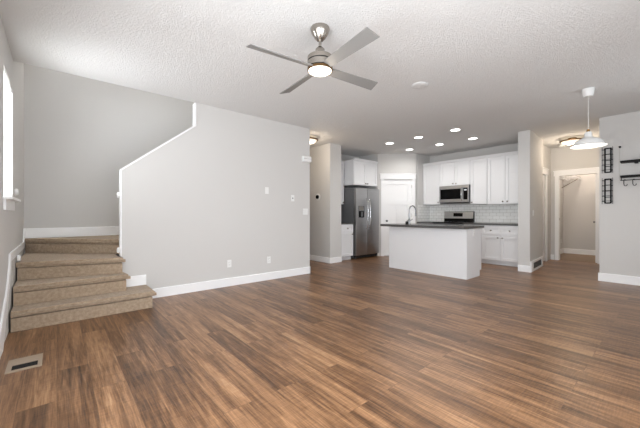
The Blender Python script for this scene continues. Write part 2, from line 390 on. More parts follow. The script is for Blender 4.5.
# ------------------------------------------------------------------ stairs
st = thing('staircase', 'carpeted taupe winder stairs rising beside the left wall', 'stairs', (0.27, 4.13, 0))
def step(poly, z0, z1, nose, side=0.0):
    """one carpeted step: riser block plus a rounded tread that overhangs by nose along the front (first edge of poly)"""
    m = MB(); P = [Vector((x, y, z0)) for x, y in poly]
    d = (P[1] - P[0]).normalized(); n = Vector((d.y, -d.x, 0))
    m.prism(P, (0, 0, z1 - z0 - 0.068))
    G = [p + Vector((0, 0, z1 - z0 - 0.068)) for p in P]; G[0] = G[0] - n * 0.035; G[1] = G[1] - n * 0.035 - d * (0.03 if side else 0)
    if side: G[2] = G[2] - d * 0.01
    m.prism(G, (0, 0, 0.02))  # recessed groove under the nose, added to draw a dark shade line
    Q = [Vector((p.x, p.y, z1 - 0.055)) for p in P]; Q[0] = Q[0] + n * nose; Q[1] = Q[1] + n * nose
    if side:
        Q[1] = Q[1] + d * side; Q[2] = Q[2] + d * side * (1 if len(Q) == 4 else 0.4)
    m2 = MB().prism(Q, (0, 0, 0.055))
    fe = [e for e in m2.bm.edges if all((v.co - Vector((Q[0].x, Q[0].y, v.co.z))).cross(d).xy.length < 1e-4 and abs((v.co.xy - Q[0].xy).dot(n.xy)) < 1e-4 for v in e.verts)]
    re = [e for e in m2.bm.edges if {tuple(round(k, 4) for k in v.co.xy) for v in e.verts} <= {tuple(round(k, 4) for k in Q[1].xy), tuple(round(k, 4) for k in Q[2].xy)} and all(abs(v.co.z - z1) < 1e-4 for v in e.verts)]
    ce = [e for e in m2.bm.edges if side and all((v.co.xy - Q[1].xy).length < 1e-4 for v in e.verts)]
    bmesh.ops.bevel(m2.bm, geom=list({*fe, *re, *ce}), offset=0.024, segments=4, affect='EDGES')
    tmp = bpy.data.meshes.new('t'); m2.bm.to_mesh(tmp); m.bm.from_mesh(tmp); bpy.data.meshes.remove(tmp); m2.bm.free()
    return m.build('step', 'carpet', st, world=True, smooth=True)
XL = -0.334
z = RISE
step([(XL, 4.13), (0.875, 4.13), (0.875, SY - 0.002), (XL, SY - 0.002)], 0, z, 0.034, 0.042)
step([(XL, 4.365), (0.64, 4.365), (0.64, SY - 0.002), (0.59, SY - 0.002), (0.59, 4.70), (XL, 4.78)], z + .001, 2 * z, 0.036, 0.045)
step([(XL, 4.77), (0.615, 4.475), (0.615, SY - 0.014), (0.59, SY - 0.014), (0.59, 5.0), (XL, 5.93)], 2 * z + .001, 3 * z, 0.036, 0.045)
step([(XL, 5.89), (0.595, 4.93), (0.80, 4.72), (0.87, 4.72), (0.87, 5.93), (XL, 5.93)], 3 * z + .001, 4 * z, 0.028)
for i in range(3):
    x = 0.87 + 0.25 * i
    step([(x, 5.93), (x, 4.72), (x + 0.25, 4.72), (x + 0.25, 5.93)], 0, (5 + i) * z, 0.02)

su = thing('stairwell_fill_light', 'unseen round white ceiling light added at the stairwell top as fill', 'ceiling light', (1.9, 5.3, UP))  # unseen lamp, added to brighten the stairwell back wall
MB().lathe([(0, -.0005), (.15, -.0005), (.15, -.025), (0, -.025)], seg=28).build('base', 'white', su, smooth=True)
MB().lathe([(.14, -.025), (.13, -.07), (.08, -.10), (0, -.108)], seg=28).build('glass_dome', 'glass_white', su, smooth=True)
d = bpy.data.lights.new('stairwell_fill', 'POINT'); d.energy = 75; d.color = (1, .98, .95); d.shadow_soft_size = 0.12
o = bpy.data.objects.new('stairwell_fill', d); COL.objects.link(o); o.location = (1.9, 5.2, UP - .25)

# ------------------------------------------------------------------ stair window
wn = thing('window_1', 'narrow bright window with white blind on the left wall', 'window', (-0.41, 4.145, 1.255), kind='structure')
y0, y1, z0, z1 = WIN1
m = MB()
for a, b in [((y0, z0), (y0 + .035, z1)), ((y1 - .035, z0), (y1, z1)), ((y0, z0), (y1, z0 + .035)), ((y0, z1 - .035), (y1, z1)), ((y0, 1.80), (y1, 1.84))]:
    m.box((-0.465, a[0], a[1]), (-0.425, b[0], b[1]))
m.build('window_frame', 'white', wn, world=True)
MB().box((-0.448, y0 + .02, z0 + .02), (-0.444, y1 - .02, z1 - .02)).build('pane', 'glass', wn, world=True)
m = MB(); m.box((-0.41, y0 + .01, z1 - .05), (-0.362, y1 - .01, z1 - .005))
for i in range(27):
    zz = z0 + 0.03 + i * 0.0405
    m.prism([(-0.405, y0 + .012, zz - .012), (-0.405, y0 + .012, zz - .009), (-0.367, y0 + .012, zz + .012), (-0.367, y0 + .012, zz + .009)], (0, y1 - y0 - .024, 0))
m.build('blind', 'blind', wn, world=True)
MB().box((-0.44, y0 - .06, z0 - .002), (-0.29, y1 + .05, z0 + .022), 0.005).build('sill', 'white', wn, world=True)
MB().box((-0.35, y0 - .03, z0 - .095), (-0.333, y1 + .02, z0 - .002), 0.003).build('apron', 'white', wn, world=True)
# unseen windows, added out of view to feed daylight in
def bigwin(name, label, axis, u0, u1, z0, z1, n):
    root = thing(name, label, 'window', ((-0.41, (u0 + u1) / 2, z0) if axis == 'X' else ((u0 + u1) / 2, -0.76, z0)), kind='structure')
    m = MB(); q = lambda a, b, c, d: m.box((-0.44, a, c), (-0.38, b, d)) if axis == 'X' else m.box((a, -0.79, c), (b, -0.73, d))
    for k in range(n + 1):
        u = u0 + (u1 - u0 - .05) * k / n; q(u, u + .05, z0, z1)
    q(u0, u1, z0, z0 + .05); q(u0, u1, z1 - .05, z1)
    m.build('window_frame', 'white', root, world=True)
    m = MB(); q2 = m.box((-0.412, u0 + .01, z0 + .01), (-0.408, u1 - .01, z1 - .01)) if axis == 'X' else m.box((u0 + .01, -0.762, z0 + .01), (u1 - .01, -0.758, z1 - .01))
    m.build('pane', 'glass', root, world=True)
bigwin('window_2_added', 'unseen wide window added on the left wall beside the viewer for light', 'X', -0.4, 1.9, 0.35, 2.15, 2)
bigwin('window_3', 'unseen glazed patio door behind the viewer, placed for its daylight', 'Y', 0.15, 2.55, 0.05, 2.15, 2)
bigwin('window_4', 'unseen dining window behind the viewer, sized for its daylight', 'Y', 4.6, 5.6, 0.7, 2.2, 2)
bigwin('window_5_added', 'unseen upstairs window added high in the stairwell for light', 'X', 4.85, 5.75, 3.5, 4.7, 1)

# ------------------------------------------------------------------ doors
def shaker_door(mb, x0, x1, z0, z1, yf, th, panels, depth=0.012, stile=0.10):
    """slab in the local XZ plane, front at y=yf (facing -y); panels are (x0,x1,z0,z1) recesses in the front"""
    us = sorted({x0, x1, *[p[0] for p in panels], *[p[1] for p in panels]}); zs = sorted({z0, z1, *[p[2] for p in panels], *[p[3] for p in panels]})
    mb.box((x0, yf + depth, z0), (x1, yf + th, z1))
    for ua, ub in zip(us, us[1:]):
        for za, zb in zip(zs, zs[1:]):
            um, zm = (ua + ub) / 2, (za + zb) / 2
            if not any(p[0] < um < p[1] and p[2] < zm < p[3] for p in panels):
                mb.box((ua, yf, za), (ub, yf + depth, zb))
    bmesh.ops.remove_doubles(mb.bm, verts=mb.bm.verts, dist=1e-5)
    return mb
def knob(mb, c, s=1.0, axis=-1):
    prof = [(0, 0.0), (0.026 * s, 0.0), (0.026 * s, 0.006 * s), (0.010 * s, 0.010 * s), (0.010 * s, 0.034 * s), (0.022 * s, 0.040 * s), (0.027 * s, 0.052 * s), (0.020 * s, 0.064 * s), (0, 0.067 * s)]
    return mb.lathe([(r, h * axis) for r, h in prof], c, 16, 'Y')

d1 = thing('door_1', 'white three panel pantry door in the angled wall right of the refrigerator', 'door', P0, PA, kind='structure')
shaker_door(MB(), 0.176, 0.914, 0.012, 2.036, 0.02, 0.04, [(0.29, 0.80, 1.50, 1.92), (0.29, 0.505, 0.22, 1.38), (0.585, 0.80, 0.22, 1.38)], 0.024).build('door_panel', 'white', d1)
m = MB(); m.box((0.092, -0.018, 0), (0.170, -0.0005, 2.06)); m.box((0.920, -0.018, 0), (0.998, -0.0005, 2.06)); 
m.box((0.170, 0.0, 0), (0.176, 0.06, 2.045)); m.box((0.914, 0.0, 0), (0.920, 0.06, 2.045)); m.box((0.17, 0.0, 2.038), (0.92, 0.06, 2.045))
m.box((0.072, -0.024, 2.06), (1.016, -0.0005, 2.19)); m.box((0.062, -0.034, 2.185), (1.026, -0.0005, 2.208))
m.build('casing', 'white', d1)
knob(MB(), (0.245, 0.02, 0.94)).build('door_knob', 'steel_dark', d1, smooth=True)
for hz in (0.25, 1.05, 1.82):
    MB().box((0.910, 0.008, hz), (0.922, 0.02, hz + 0.09)).build('hinge', 'nickel', d1)

d2 = thing('door_2', 'white closed side door in the left wall of the hallway', 'door', (8.13, 2.09, 0), kind='structure')
shaker_door(MB(), 8.136, 8.854, 0.012, 2.05, 2.11, 0.04, [(8.25, 8.74, 1.50, 1.92), (8.25, 8.455, 0.22, 1.38), (8.535, 8.74, 0.22, 1.38)]).build('door_panel', 'white', d2, world=True)
m = MB(); m.box((8.86, 2.072, 0), (8.96, 2.0895, 2.06)); m.box((8.105, 2.072, 0), (8.13, 2.0895, 2.06)); m.box((8.105, 2.066, 2.06), (9.00, 2.0895, 2.19)); m.box((8.102, 2.056, 2.185), (9.01, 2.0895, 2.208))
m.build('casing', 'white', d2, world=True)
knob(MB(), (8.22, 2.11, 1.0)).build('door_knob', 'steel_dark', d2, world=True, smooth=True)

d3 = thing('door_3', 'white closet door standing open at the end of the hallway', 'door', (9.32, 1.235, 0), kind='structure')
m = shaker_door(MB(), 0, 0.70, 0.012, 2.04, 0, 0.036, [(0.11, 0.59, 1.50, 1.92), (0.11, 0.31, 0.22, 1.38), (0.39, 0.59, 0.22, 1.38)])
m.xf(Matrix.Translation((9.335, 1.262, 0)) @ Matrix.Rotation(R(5), 4, 'Z') @ Matrix.Scale(-1, 4, (0, 1, 0))); m.build('door_panel', 'white', d3, world=True)
m = MB(); m.box((9.284, 1.925, 0), (9.2995, 2.005, 2.06)); m.box((9.284, 1.125, 0), (9.2995, 1.223, 2.06))
m.box((9.28, 1.105, 2.05), (9.2995, 2.025, 2.165)); m.box((9.27, 1.095, 2.16), (9.2995, 2.035, 2.182))
m.box((9.30, 1.925, 0), (9.42, 1.935, 2.06)); m.box((9.30, 1.215, 0), (9.42, 1.223, 2.06)); m.box((9.30, 1.215, 2.052), (9.42, 1.935, 2.06))
m.build('casing', 'white', d3, world=True)
knob(MB(), (9.965, 1.314, 0.93), 1.1, 1).build('door_knob', 'steel_dark', d3, world=True, smooth=True)
MB().box((9.345, 1.9225, 0.97), (9.375, 1.9248, 1.03)).build('strike_plate', 'nickel', d3, world=True)

cl = thing('closet_light', 'plain round white ceiling light inside the closet', 'ceiling light', (10.25, 1.65, CE))
MB().lathe([(0, -.0005), (.11, -.0005), (.11, -.02), (0, -.02)], seg=28).build('base', 'white', cl, smooth=True)
MB().lathe([(.10, -.02), (.095, -.06), (.06, -.085), (0, -.092)], seg=28).build('glass_dome', 'glass_white', cl, smooth=True)
point('closet_bulb', (0, 0, -.16), 22, (1.0, .84, .70), 0.08, cl)
# wire shelf in the closet
ws = thing('closet_shelf', 'white wire shelf with angled brace high inside the closet', 'shelf', (10.2, 2.20, 2.13))
m = MB()
for i in range(34):
    x = 9.50 + i * 0.047; m.tube([(x, 2.198, 2.13), (x, 1.80, 2.13), (x, 1.795, 2.09)], 0.007, 5)
for y, zz in ((2.19, 2.125), (2.0, 2.125), (1.80, 2.125), (1.795, 2.09)):
    m.tube([(9.48, y, zz), (11.08, y, zz)], 0.009, 6)
m.build('wire_deck', 'white', ws, world=True)
MB().tube([(10.9, 1.81, 2.11), (10.9, 2.197, 1.86)], 0.010, 6).build('brace', 'nickel', ws, world=True)
for x, y in ((9.9, 1.99), (10.25, 1.93)):
    m = MB().lathe([(.030, -.02), (.055, -.02), (.058, 0), (.055, .02), (.030, .02), (.027, 0), (.030, -.02)], (x, y, 2.065), 18, 'X'); m.build('rod_bracket', 'white', ws, world=True, smooth=True)

# ------------------------------------------------------------------ kitchen cabinets (front towards -X unless turned)
FX = Matrix.Rotation(R(-90), 4, 'Z')      # local front (-y) -> world -X ; local x -> world -y
def cab_knob(mb, c, s=0.55): return knob(mb, c, s)
def cabinet(name, label, loc, rz, W, D, z0, z1, doors=(), drawers=(), toe=0.0, cat='cabinet', group=None, cornice=False, pulls=()):
    """local frame: x across the front 0..W, y=0 carcass front, depth to +y. doors/drawers (x0,x1,z0,z1,knob x,knob z)"""
    root = thing(name, label, cat, loc, rz, group)
    m = MB(); m.box((0, 0, z0 + toe), (W, D, z1))
    if toe: m.box((0, 0.07, z0), (W, D, z0 + toe))
    m.build('body', 'cabinet', root)
    if cornice:
        MB().prism([(0, -0.022, z1 - 0.03), (0, -0.050, z1 + 0.03), (0, 0.0, z1 + 0.03), (0, 0.0, z1 - 0.03)], (W, 0, 0)).build('cornice', 'cabinet', root)
    for kind, lst, s in (('door', doors, 0.058), ('drawer', drawers, 0.045)):
        for x0, x1, a, b, kx, kz in lst:
            p = [(x0 + s, x1 - s, a + s, b - s)] if (b - a) > 0.12 else []
            o = shaker_door(MB(), x0, x1, a, b, -0.021, 0.0205, p, 0.017).build(kind, 'cabinet', root)
            if kx is not None:
                cab_knob(MB(), (kx, -0.021, kz)).build('knob', 'nickel', o, smooth=True)
    return root
KZ = 0.875
# base run along the kitchen wall; world Y = loc.y - local x
def base_cab(label, ya, yb, doors, drawers):
    return cabinet('base_cabinet', label, (7.38, ya, 0), R(-90), ya - yb, 0.615, 0, KZ - 0.001, doors, drawers, toe=0.10, group='white base cabinets along the kitchen wall')
base_cab('white base cabinet with paired doors and two drawers beside the partition', 2.94, 2.10,
         [(0.01, 0.378, 0.105, 0.645, 0.335, 0.60), (0.384, 0.752, 0.105, 0.645, 0.427, 0.60)],
         [(0.01, 0.378, 0.665, 0.855, 0.194, 0.76), (0.384, 0.752, 0.665, 0.855, 0.568, 0.76)])
base_cab('narrow white base cabinet directly right of the range, mostly behind the island', 3.36, 2.942,
         [(0.01, 0.40, 0.105, 0.645, 0.36, 0.60)], [(0.01, 0.40, 0.665, 0.855, 0.205, 0.76)])
base_cab('white base cabinet in the corner left of the range behind the faucet', 4.598, 4.13,
         [(0.05, 0.455, 0.105, 0.645, 0.41, 0.60)], [(0.05, 0.455, 0.665, 0.855, 0.25, 0.76)])
for ya, yb, lb in ((3.362, 2.095, 'dark grey worktop right of the range along the kitchen wall'), (4.599, 4.128, 'short dark grey worktop left of the range in the corner')):
    tag(MB().box((7.345, yb, KZ), (7.999, ya, 0.914), 0.004).build('countertop', 'counter'), lb, 'countertop', 'dark kitchen worktops')
# upper cabinets
UG = 'white wall cabinets along the kitchen wall'
def up(label, ya, yb, z0, doors):
    return cabinet('wall_cabinet', label, (7.67, ya, 0), R(-90), ya - yb, 0.328, z0, 2.47, doors, cornice=True, group=UG)
up('white single door wall cabinet left of the microwave', 4.598, 4.101, 1.375, [(0.012, 0.488, 1.385, 2.43, 0.45, 1.43)])
up('short white two door wall cabinet directly above the microwave', 4.098, 3.331, 1.845, [(0.008, 0.380, 1.855, 2.43, 0.345, 1.895), (0.386, 0.759, 1.855, 2.43, 0.42, 1.895)])
up('white single door wall cabinet right of the microwave', 3.328, 2.940, 1.360, [(0.008, 0.380, 1.37, 2.43, 0.042, 1.41)])
up('white double door wall cabinet beside the partition', 2.937, 2.10, 1.350, [(0.008, 0.376, 1.36, 2.43, 0.335, 1.41), (0.382, 0.750, 1.36, 2.43, 0.425, 1.41)])
# backsplash
m = MB(); m.box((7.990, 2.095, 0.915), (7.9995, 4.59, 1.349)); m.box((7.40, 4.590, 0.915), (7.99, 4.5995, 1.372))
m.box((7.99, 2.94, 1.349), (7.9995, 4.59, 1.358))
struct(m.build('wall_backsplash', 'tile'), 'white subway tile backsplash behind the range', 'backsplash')

# range
rg = thing('range', 'stainless steel range with black cooktop on the kitchen wall', 'range', (7.65, 3.745, 0))
ya, yb = 4.125, 3.365
MB().box((7.36, yb, 0.03), (7.985, ya, 0.895)).build('body', 'steel_dark', rg, world=True)
MB().box((7.325, yb + .005, 0.20), (7.359, ya - .005, 0.86), 0.006).build('oven_door', 'steel', rg, world=True)
MB().box((7.322, yb + .12, 0.36), (7.3265, ya - .12, 0.70)).build('oven_window', 'black', rg, world=True)
MB().tube([(7.325, yb + .06, 0.80), (7.28, yb + .06, 0.80), (7.28, ya - .06, 0.80), (7.325, ya - .06, 0.80)], 0.011).build('handle', 'steel', rg, world=True, smooth=True)
MB().box((7.33, yb + .005, 0.04), (7.359, ya - .005, 0.19), 0.005).build('drawer', 'steel', rg, world=True)
MB().box((7.315, yb, 0.895), (7.93, ya, 0.920), 0.004).build('cooktop', 'black', rg, world=True)
for cx, cy, r in ((7.48, 3.56, .09), (7.48, 3.93, .11), (7.76, 3.56, .11), (7.76, 3.93, .09)):
    MB().lathe([(r - .006, .0), (r - .006, .0012), (r, .0012), (r, 0)], (cx, cy, 0.9202), 28).build('burner_ring', 'steel_dark', rg, world=True)
MB().prism([(7.90, yb, 0.92), (7.93, yb, 1.19), (7.985, yb, 1.19), (7.985, yb, 0.92)], (0, ya - yb, 0)).build('backguard', 'black', rg, world=True)
MB().prism([(7.9125, yb + .003, 1.01), (7.9285, yb + .003, 1.182), (7.922, yb + .003, 1.182), (7.904, yb + .003, 1.01)], (0, ya - yb - .006, 0)).build('control_panel', 'steel', rg, world=True)
MB().prism([(7.9085, 3.63, 1.06), (7.917, 3.63, 1.15), (7.912, 3.63, 1.15), (7.902, 3.63, 1.06)], (0, 0.24, 0)).build('clock_display', 'black', rg, world=True)

# microwave under the short cabinet
mw = thing('microwave', 'stainless over the range microwave with black window', 'microwave', (7.78, 3.715, 1.39))
ya, yb = 4.088, 3.342
MB().box((7.62, yb, 1.395), (7.985, ya, 1.842)).build('body', 'steel_dark', mw, world=True)
MB().box((7.585, 3.475, 1.42), (7.619, ya, 1.838), 0.004).build('door', 'steel', mw, world=True)
MB().box((7.582, 3.53, 1.50), (7.586, ya - .03, 1.755)).build('door_window', 'black', mw, world=True)
MB().box((7.588, yb, 1.42), (7.619, 3.473, 1.838), 0.004).build('control_panel', 'steel', mw, world=True)
MB().box((7.585, yb + .02, 1.48), (7.589, 3.465, 1.77)).build('keypad', 'black', mw, world=True)
MB().box((7.5835, 3.385, 1.70), (7.5855, 3.445, 1.735)).build('clock_display', 'display', mw, world=True)
MB().tube([(7.585, 3.497, 1.46), (7.555, 3.497, 1.49), (7.542, 3.497, 1.63), (7.555, 3.497, 1.77), (7.585, 3.497, 1.80)], 0.012).build('handle', 'steel_bright', mw, world=True, smooth=True)
MB().box((7.60, yb, 1.396), (7.62, ya, 1.418)).build('vent_grille', 'dark', mw, world=True)

# ------------------------------------------------------------------ island
isl = thing('kitchen_island', 'white kitchen island with plain panelled front facing the living room', 'island', (5.64, 3.19, 0))
MB().box((5.33, 2.385, 0), (5.348, 3.995, 0.868)).build('front_panel', 'cabinet', isl, world=True)
m = MB().box((5.348, 2.387, 0.10), (5.95, 3.993, 0.868)); m.box((5.348, 2.387, 0), (5.88, 3.993, 0.10)); m.build('body', 'cabinet', isl, world=True)
MB().box((5.33, 2.375, 0.0), (5.82, 2.386, 0.868)).build('end_panel', 'cabinet', isl, world=True)
for a, b in ((2.40, 2.92), (2.93, 3.45), (3.46, 3.98)):
    m = shaker_door(MB(), 0, b - a, 0.11, 0.85, 0, 0.02, [(0.06, b - a - 0.06, 0.17, 0.79)], 0.009)
    m.xf(Matrix.Translation((5.97, a, 0)) @ Matrix.Rotation(R(90), 4, 'Z')); o = m.build('door', 'cabinet', isl, world=True)
SK = (5.55, 5.90, 3.30, 3.98)
m = MB()
xs = [5.19, 5.585, 5.90, 5.985]; ys = [2.35, 3.05, 3.58, 4.12]
m.box((5.19, 2.35, 0.8685), (5.60, 4.12, 0.914)); m.box((5.60, 2.35, 0.8685), (5.985, 3.02, 0.914)); m.box((5.60, 3.62, 0.8685), (5.985, 4.12, 0.914)); m.box((5.90, 3.02, 0.8685), (5.985, 3.62, 0.914))
bmesh.ops.remove_doubles(m.bm, verts=m.bm.verts, dist=1e-5)
tag(m.build('countertop', 'counter'), 'dark grey worktop on the white kitchen island', 'countertop', 'dark kitchen worktops')
sk = thing('sink', 'steel sink sunk into the island worktop beside the faucet', 'sink', (5.75, 3.32, 0.87))
m = MB(); m.box((5.602, 3.022, 0.8695), (5.612, 3.618, 0.912)); m.box((5.888, 3.022, 0.8695), (5.898, 3.618, 0.912)); m.box((5.602, 3.022, 0.8695), (5.898, 3.034, 0.912)); m.box((5.602, 3.606, 0.8695), (5.898, 3.618, 0.912)); m.box((5.602, 3.022, 0.8695), (5.898, 3.618, 0.875))
m.build('basin', 'steel', sk, world=True)
fa = thing('faucet', 'tall gooseneck chrome faucet on the island worktop', 'faucet', (5.53, 3.64, 0.9142))
MB().lathe([(0, 0), (.027, 0), (.027, .012), (.019, .02), (.019, .10), (.014, .115), (0, .115)], (0, 0, 0), 20).build('base', 'chrome', fa, smooth=True)
pts = [(0, 0, .10), (0, 0, .28)] + [(0.07 - 0.07 * math.cos(R(a)), -0.06 * (1 - math.cos(R(a))) * .5, .28 + 0.10 * math.sin(R(a))) for a in range(15, 181, 15)] + [(0.142, -0.062, .24)]
MB().tube(pts, 0.0125, 12).build('gooseneck', 'chrome', fa, smooth=True)
MB().lathe([(0, 0), (.015, 0), (.018, .05), (.013, .075), (0, .075)], (0.143, -0.063, 0.165), 14).build('spray_head', 'chrome', fa, smooth=True)
MB().tube([(0, -.016, .075), (-.002, -.05, .085), (-.004, -.085, .11)], 0.006).build('lever', 'chrome', fa, smooth=True)
sd = thing('soap_dispenser', 'small dark soap dispenser beside the island faucet', 'dispenser', (5.56, 3.71, 0.9142))
MB().lathe([(0, 0), (.030, 0), (.034, .008), (.034, .05), (.020, .06), (0, .06)], (0, 0, 0), 20).build('bottle', 'black_metal', sd, smooth=True)
MB().tube([(0, 0, .055), (0, 0, .08), (.035, -.01, .083)], 0.005).build('pump', 'black_metal', sd, smooth=True)

# ------------------------------------------------------------------ refrigerator nook
fr = thing('refrigerator', 'stainless side by side refrigerator with dispenser, in the nook', 'refrigerator', (6.07, 5.55, 0))
MB().box((5.615, 5.285, 0.03), (6.515, 5.93, 1.765)).build('cabinet_shell', 'steel_dark', fr, world=True)
MB().box((5.62, 5.262, 0.02), (6.51, 5.285, 0.085)).build('base_grille', 'dark', fr, world=True)
FD = 5.205
def fdoor(x0, x1):
    m = MB(); m.box((x0, FD, 0.09), (x1, 5.278, 1.782), 0.012); return m.build('door', 'steel', fr, world=True, smooth=True)
dl = fdoor(5.612, 6.034); dr = fdoor(6.042, 6.518)
for d, hx in ((dl, 5.995), (dr, 6.082)):
    MB().tube([(hx, FD, 0.74), (hx, FD - .035, 0.76), (hx, FD - .058, 0.90), (hx, FD - .066, 1.12), (hx, FD - .058, 1.36), (hx, FD - .035, 1.50), (hx, FD, 1.52)], 0.013, 10).build('handle', 'steel_bright', d, world=True, smooth=True)
m = MB(); m.box((5.70, FD - .004, 1.03), (5.915, FD + .002, 1.33)); m.build('water_dispenser', 'steel_dark', dl, world=True)
MB().box((5.715, FD - .0055, 1.045), (5.90, FD - .004, 1.20)).build('dispenser_recess', 'black', fr, world=True)
MB().box((5.715, FD - .0055, 1.215), (5.90, FD - .004, 1.315)).build('dispenser_panel', 'nickel', fr, world=True)
MB().box((5.79, FD - .03, 1.06), (5.83, FD - .005, 1.18)).build('dispenser_paddle', 'steel', fr, world=True)
for x in (5.66, 6.47):
    MB().lathe([(0, -.02), (.022, -.02), (.022, .02), (0, .02)], (x, 5.275, 0.022), 14, 'X').build('wheel', 'steel_dark', fr, world=True, smooth=True)
cabinet('fridge_cabinet', 'deep white two door cabinet above the refrigerator', (5.608, 5.29, 0), 0, 0.915, 0.655, 1.855, 2.49,
        [(0.01, 0.454, 1.865, 2.45, 0.42, 1.905), (0.461, 0.905, 1.865, 2.45, 0.495, 1.905)], cornice=True)
cabinet('base_cabinet', 'narrow white base cabinet with one drawer left of the refrigerator', (5.095, 5.262, 0), 0, 0.465, 0.685, 0, 0.690 + 0.184,
        [(0.05, 0.455, 0.105, 0.665, 0.42, 0.63)], [(0.05, 0.455, 0.685, 0.86, 0.25, 0.775)], toe=0.10)
tag(MB().box((5.095, 5.232, 0.8755), (5.575, 5.948, 0.914), 0.004).build('countertop', 'counter'), 'small dark grey worktop left of the refrigerator', 'countertop', 'dark kitchen worktops')
cabinet('wall_cabinet', 'white wall cabinet tucked behind the wall end left of the refrigerator', (5.095, 5.62, 0), 0, 0.505, 0.328, 1.375, 2.49, [(0.01, 0.495, 1.385, 2.45, 0.46, 1.42)])

# ------------------------------------------------------------------ ceiling things
fan = thing('ceiling_fan', 'brushed nickel four blade ceiling fan with lit round lens', 'ceiling fan', (1.743, 2.04, CE))
MB().lathe([(0, -.0005), (.082, -.0005), (.084, -.012), (.074, -.045), (.048, -.088), (.028, -.108), (0, -.108)], seg=36).build('canopy', 'nickel', fan, smooth=True)
MB().lathe([(0, -.10), (.013, -.10), (.013, -.18), (0, -.18)], seg=16).build('down_rod', 'nickel', fan, smooth=True)
MB().lathe([(0, -.168), (.024, -.168), (.040, -.185), (.046, -.225), (.046, -.245), (0, -.245)], seg=28).build('coupling', 'nickel', fan, smooth=True)
MB().lathe([(0, -.243), (.096, -.243), (.108, -.252), (.109, -.288), (.102, -.289), (.102, -.297), (.109, -.298), (.109, -.346), (.102, -.347), (.102, -.353), (0, -.353)], seg=44).build('motor_housing', 'nickel', fan, smooth=True)
MB().lathe([(.1022, -.2892), (.106, -.2895), (.106, -.2965), (.1022, -.2968)], seg=44).build('shadow_band', 'dark', fan, smooth=True)
MB().lathe([(.1022, -.3472), (.106, -.3475), (.106, -.3525), (.1022, -.3528)], seg=44).build('shadow_band', 'dark', fan, smooth=True)
MB().lathe([(0, -.353), (.106, -.353), (.110, -.356), (.110, -.372), (.104, -.376), (.101, -.372), (0, -.372)], seg=44).build('light_ring', 'bronze', fan, smooth=True)
MB().lathe([(.100, -.3725), (.099, -.378), (.080, -.388), (.04, -.394), (0, -.396)], seg=44).build('lens', 'fan_glass', fan, smooth=True)
bl = None
for i in range(4):
    a = R(-6 + 90 * i)
    m = MB(); L0, L1, W0, W1 = 0.095, 0.650, 0.044, 0.060
    m.prism([(L0, -W0, -.004), (L1, -W1, -.004), (L1 + .012, W1, -.004), (L0, W0, -.004)], (0, 0, .008), 0.0025)
    # left side of the blade (+y when looking outwards) tips down
    m.xf(Matrix.Translation((0, 0, -.352)) @ Matrix.Rotation(a, 4, 'Z') @ Matrix.Rotation(R(-18), 4, 'X'))
    m.build('blade', 'blade', fan)
point('fan_bulb', (0, 0, -.46), 1.8, (1.0, 0.88, 0.72), 0.09, fan)

RX, RY = (5.79, 6.75), (2.845, 3.62, 4.365)
spots = [(5.785, 4.32), (5.80, 3.59), (5.82, 2.81), (6.72, 4.41), (6.76, 3.64), (6.765, 2.885)]
words = ['recessed ceiling light of the front row nearest the refrigerator', 'middle recessed ceiling light of the row above the island', 'recessed ceiling light of the front row farthest from the refrigerator, above the island end',
         'recessed ceiling light of the rear row in front of the pantry door', 'middle recessed ceiling light of the rear row in front of the microwave', 'recessed ceiling light of the rear row nearest the hallway partition']
first = None
for (x, y), wd in zip(spots, words):
    if first is None:
        first = thing('recessed_light', wd, 'ceiling light', (x, y, CE), group='recessed kitchen ceiling lights')
        MB().lathe([(.082, -.0005), (.104, -.0005), (.102, -.006), (.084, -.008), (.082, -.004)], seg=32).build('trim_ring', 'white', first, smooth=True)
        MB().lathe([(0, -.003), (.081, -.003), (.081, -.0008), (0, -.0008)], seg=32).build('lens', 'can_glow', first, smooth=True)
    else:
        copy_thing(first, (x, y, CE), wd)
    d = bpy.data.lights.new('can_beam', 'SPOT'); d.energy = 14; d.color = (1, .98, .95); d.spot_size = R(168); d.spot_blend = 0.6; d.shadow_soft_size = 0.06
    o = bpy.data.objects.new('can_beam', d); COL.objects.link(o); o.location = (x, y, CE - .02)

tag(MB().lathe([(0, -.0005), (.10, -.0005), (.10, -.008), (.092, -.014), (.05, -.018), (0, -.019)], (3.463, 2.123, CE), 36).build('ceiling_cover', 'ceiling', smooth=True), 'round white blank cover on the ceiling right of the fan', 'ceiling cover')
sm = thing('smoke_detector', 'small round white smoke detector on the hallway ceiling', 'smoke detector', (9.0, 1.80, CE))
MB().lathe([(0, -.0005), (.070, -.0005), (.070, -.018), (0, -.018)], seg=28).build('base', 'plastic', sm, smooth=True)
MB().lathe([(.062, -.018), (.060, -.036), (.045, -.044), (0, -.045)], seg=28).build('cover', 'plastic', sm, smooth=True)

def flush(label, loc, r, power):
    t = thing('flush_light', label, 'ceiling light', loc, group='bronze rimmed hallway ceiling lights')
    MB().lathe([(0, -.0005), (.075, -.0005), (.075, -.03), (.03, -.05), (0, -.05)], seg=28).build('canopy', 'bronze', t, smooth=True)
    MB().lathe([(r - .012, -.046), (r + .026, -.048), (r + .030, -.060), (r + .004, -.074), (r - .014, -.066)], seg=40).build('rim', 'bronze', t, smooth=True)
    MB().lathe([(r, -.062), (r * .93, -.090), (r * .75, -.115), (r * .45, -.130), (0.012, -.136), (0, -.136)], seg=40).build('glass_bowl', 'glass_white', t, smooth=True)
    MB().lathe([(0, -.134), (.012, -.136), (.012, -.146), (.006, -.155), (0, -.156)], seg=14).build('finial', 'bronze', t, smooth=True)
    MB().lathe([(0, -.045), (.005, -.045), (.005, -.135), (0, -.135)], seg=8).build('stem', 'bronze', t, smooth=True)
    point('flush_bulb', (0, 0, -.24), power, (1.0, .84, .66), 0.10, t)
    return t
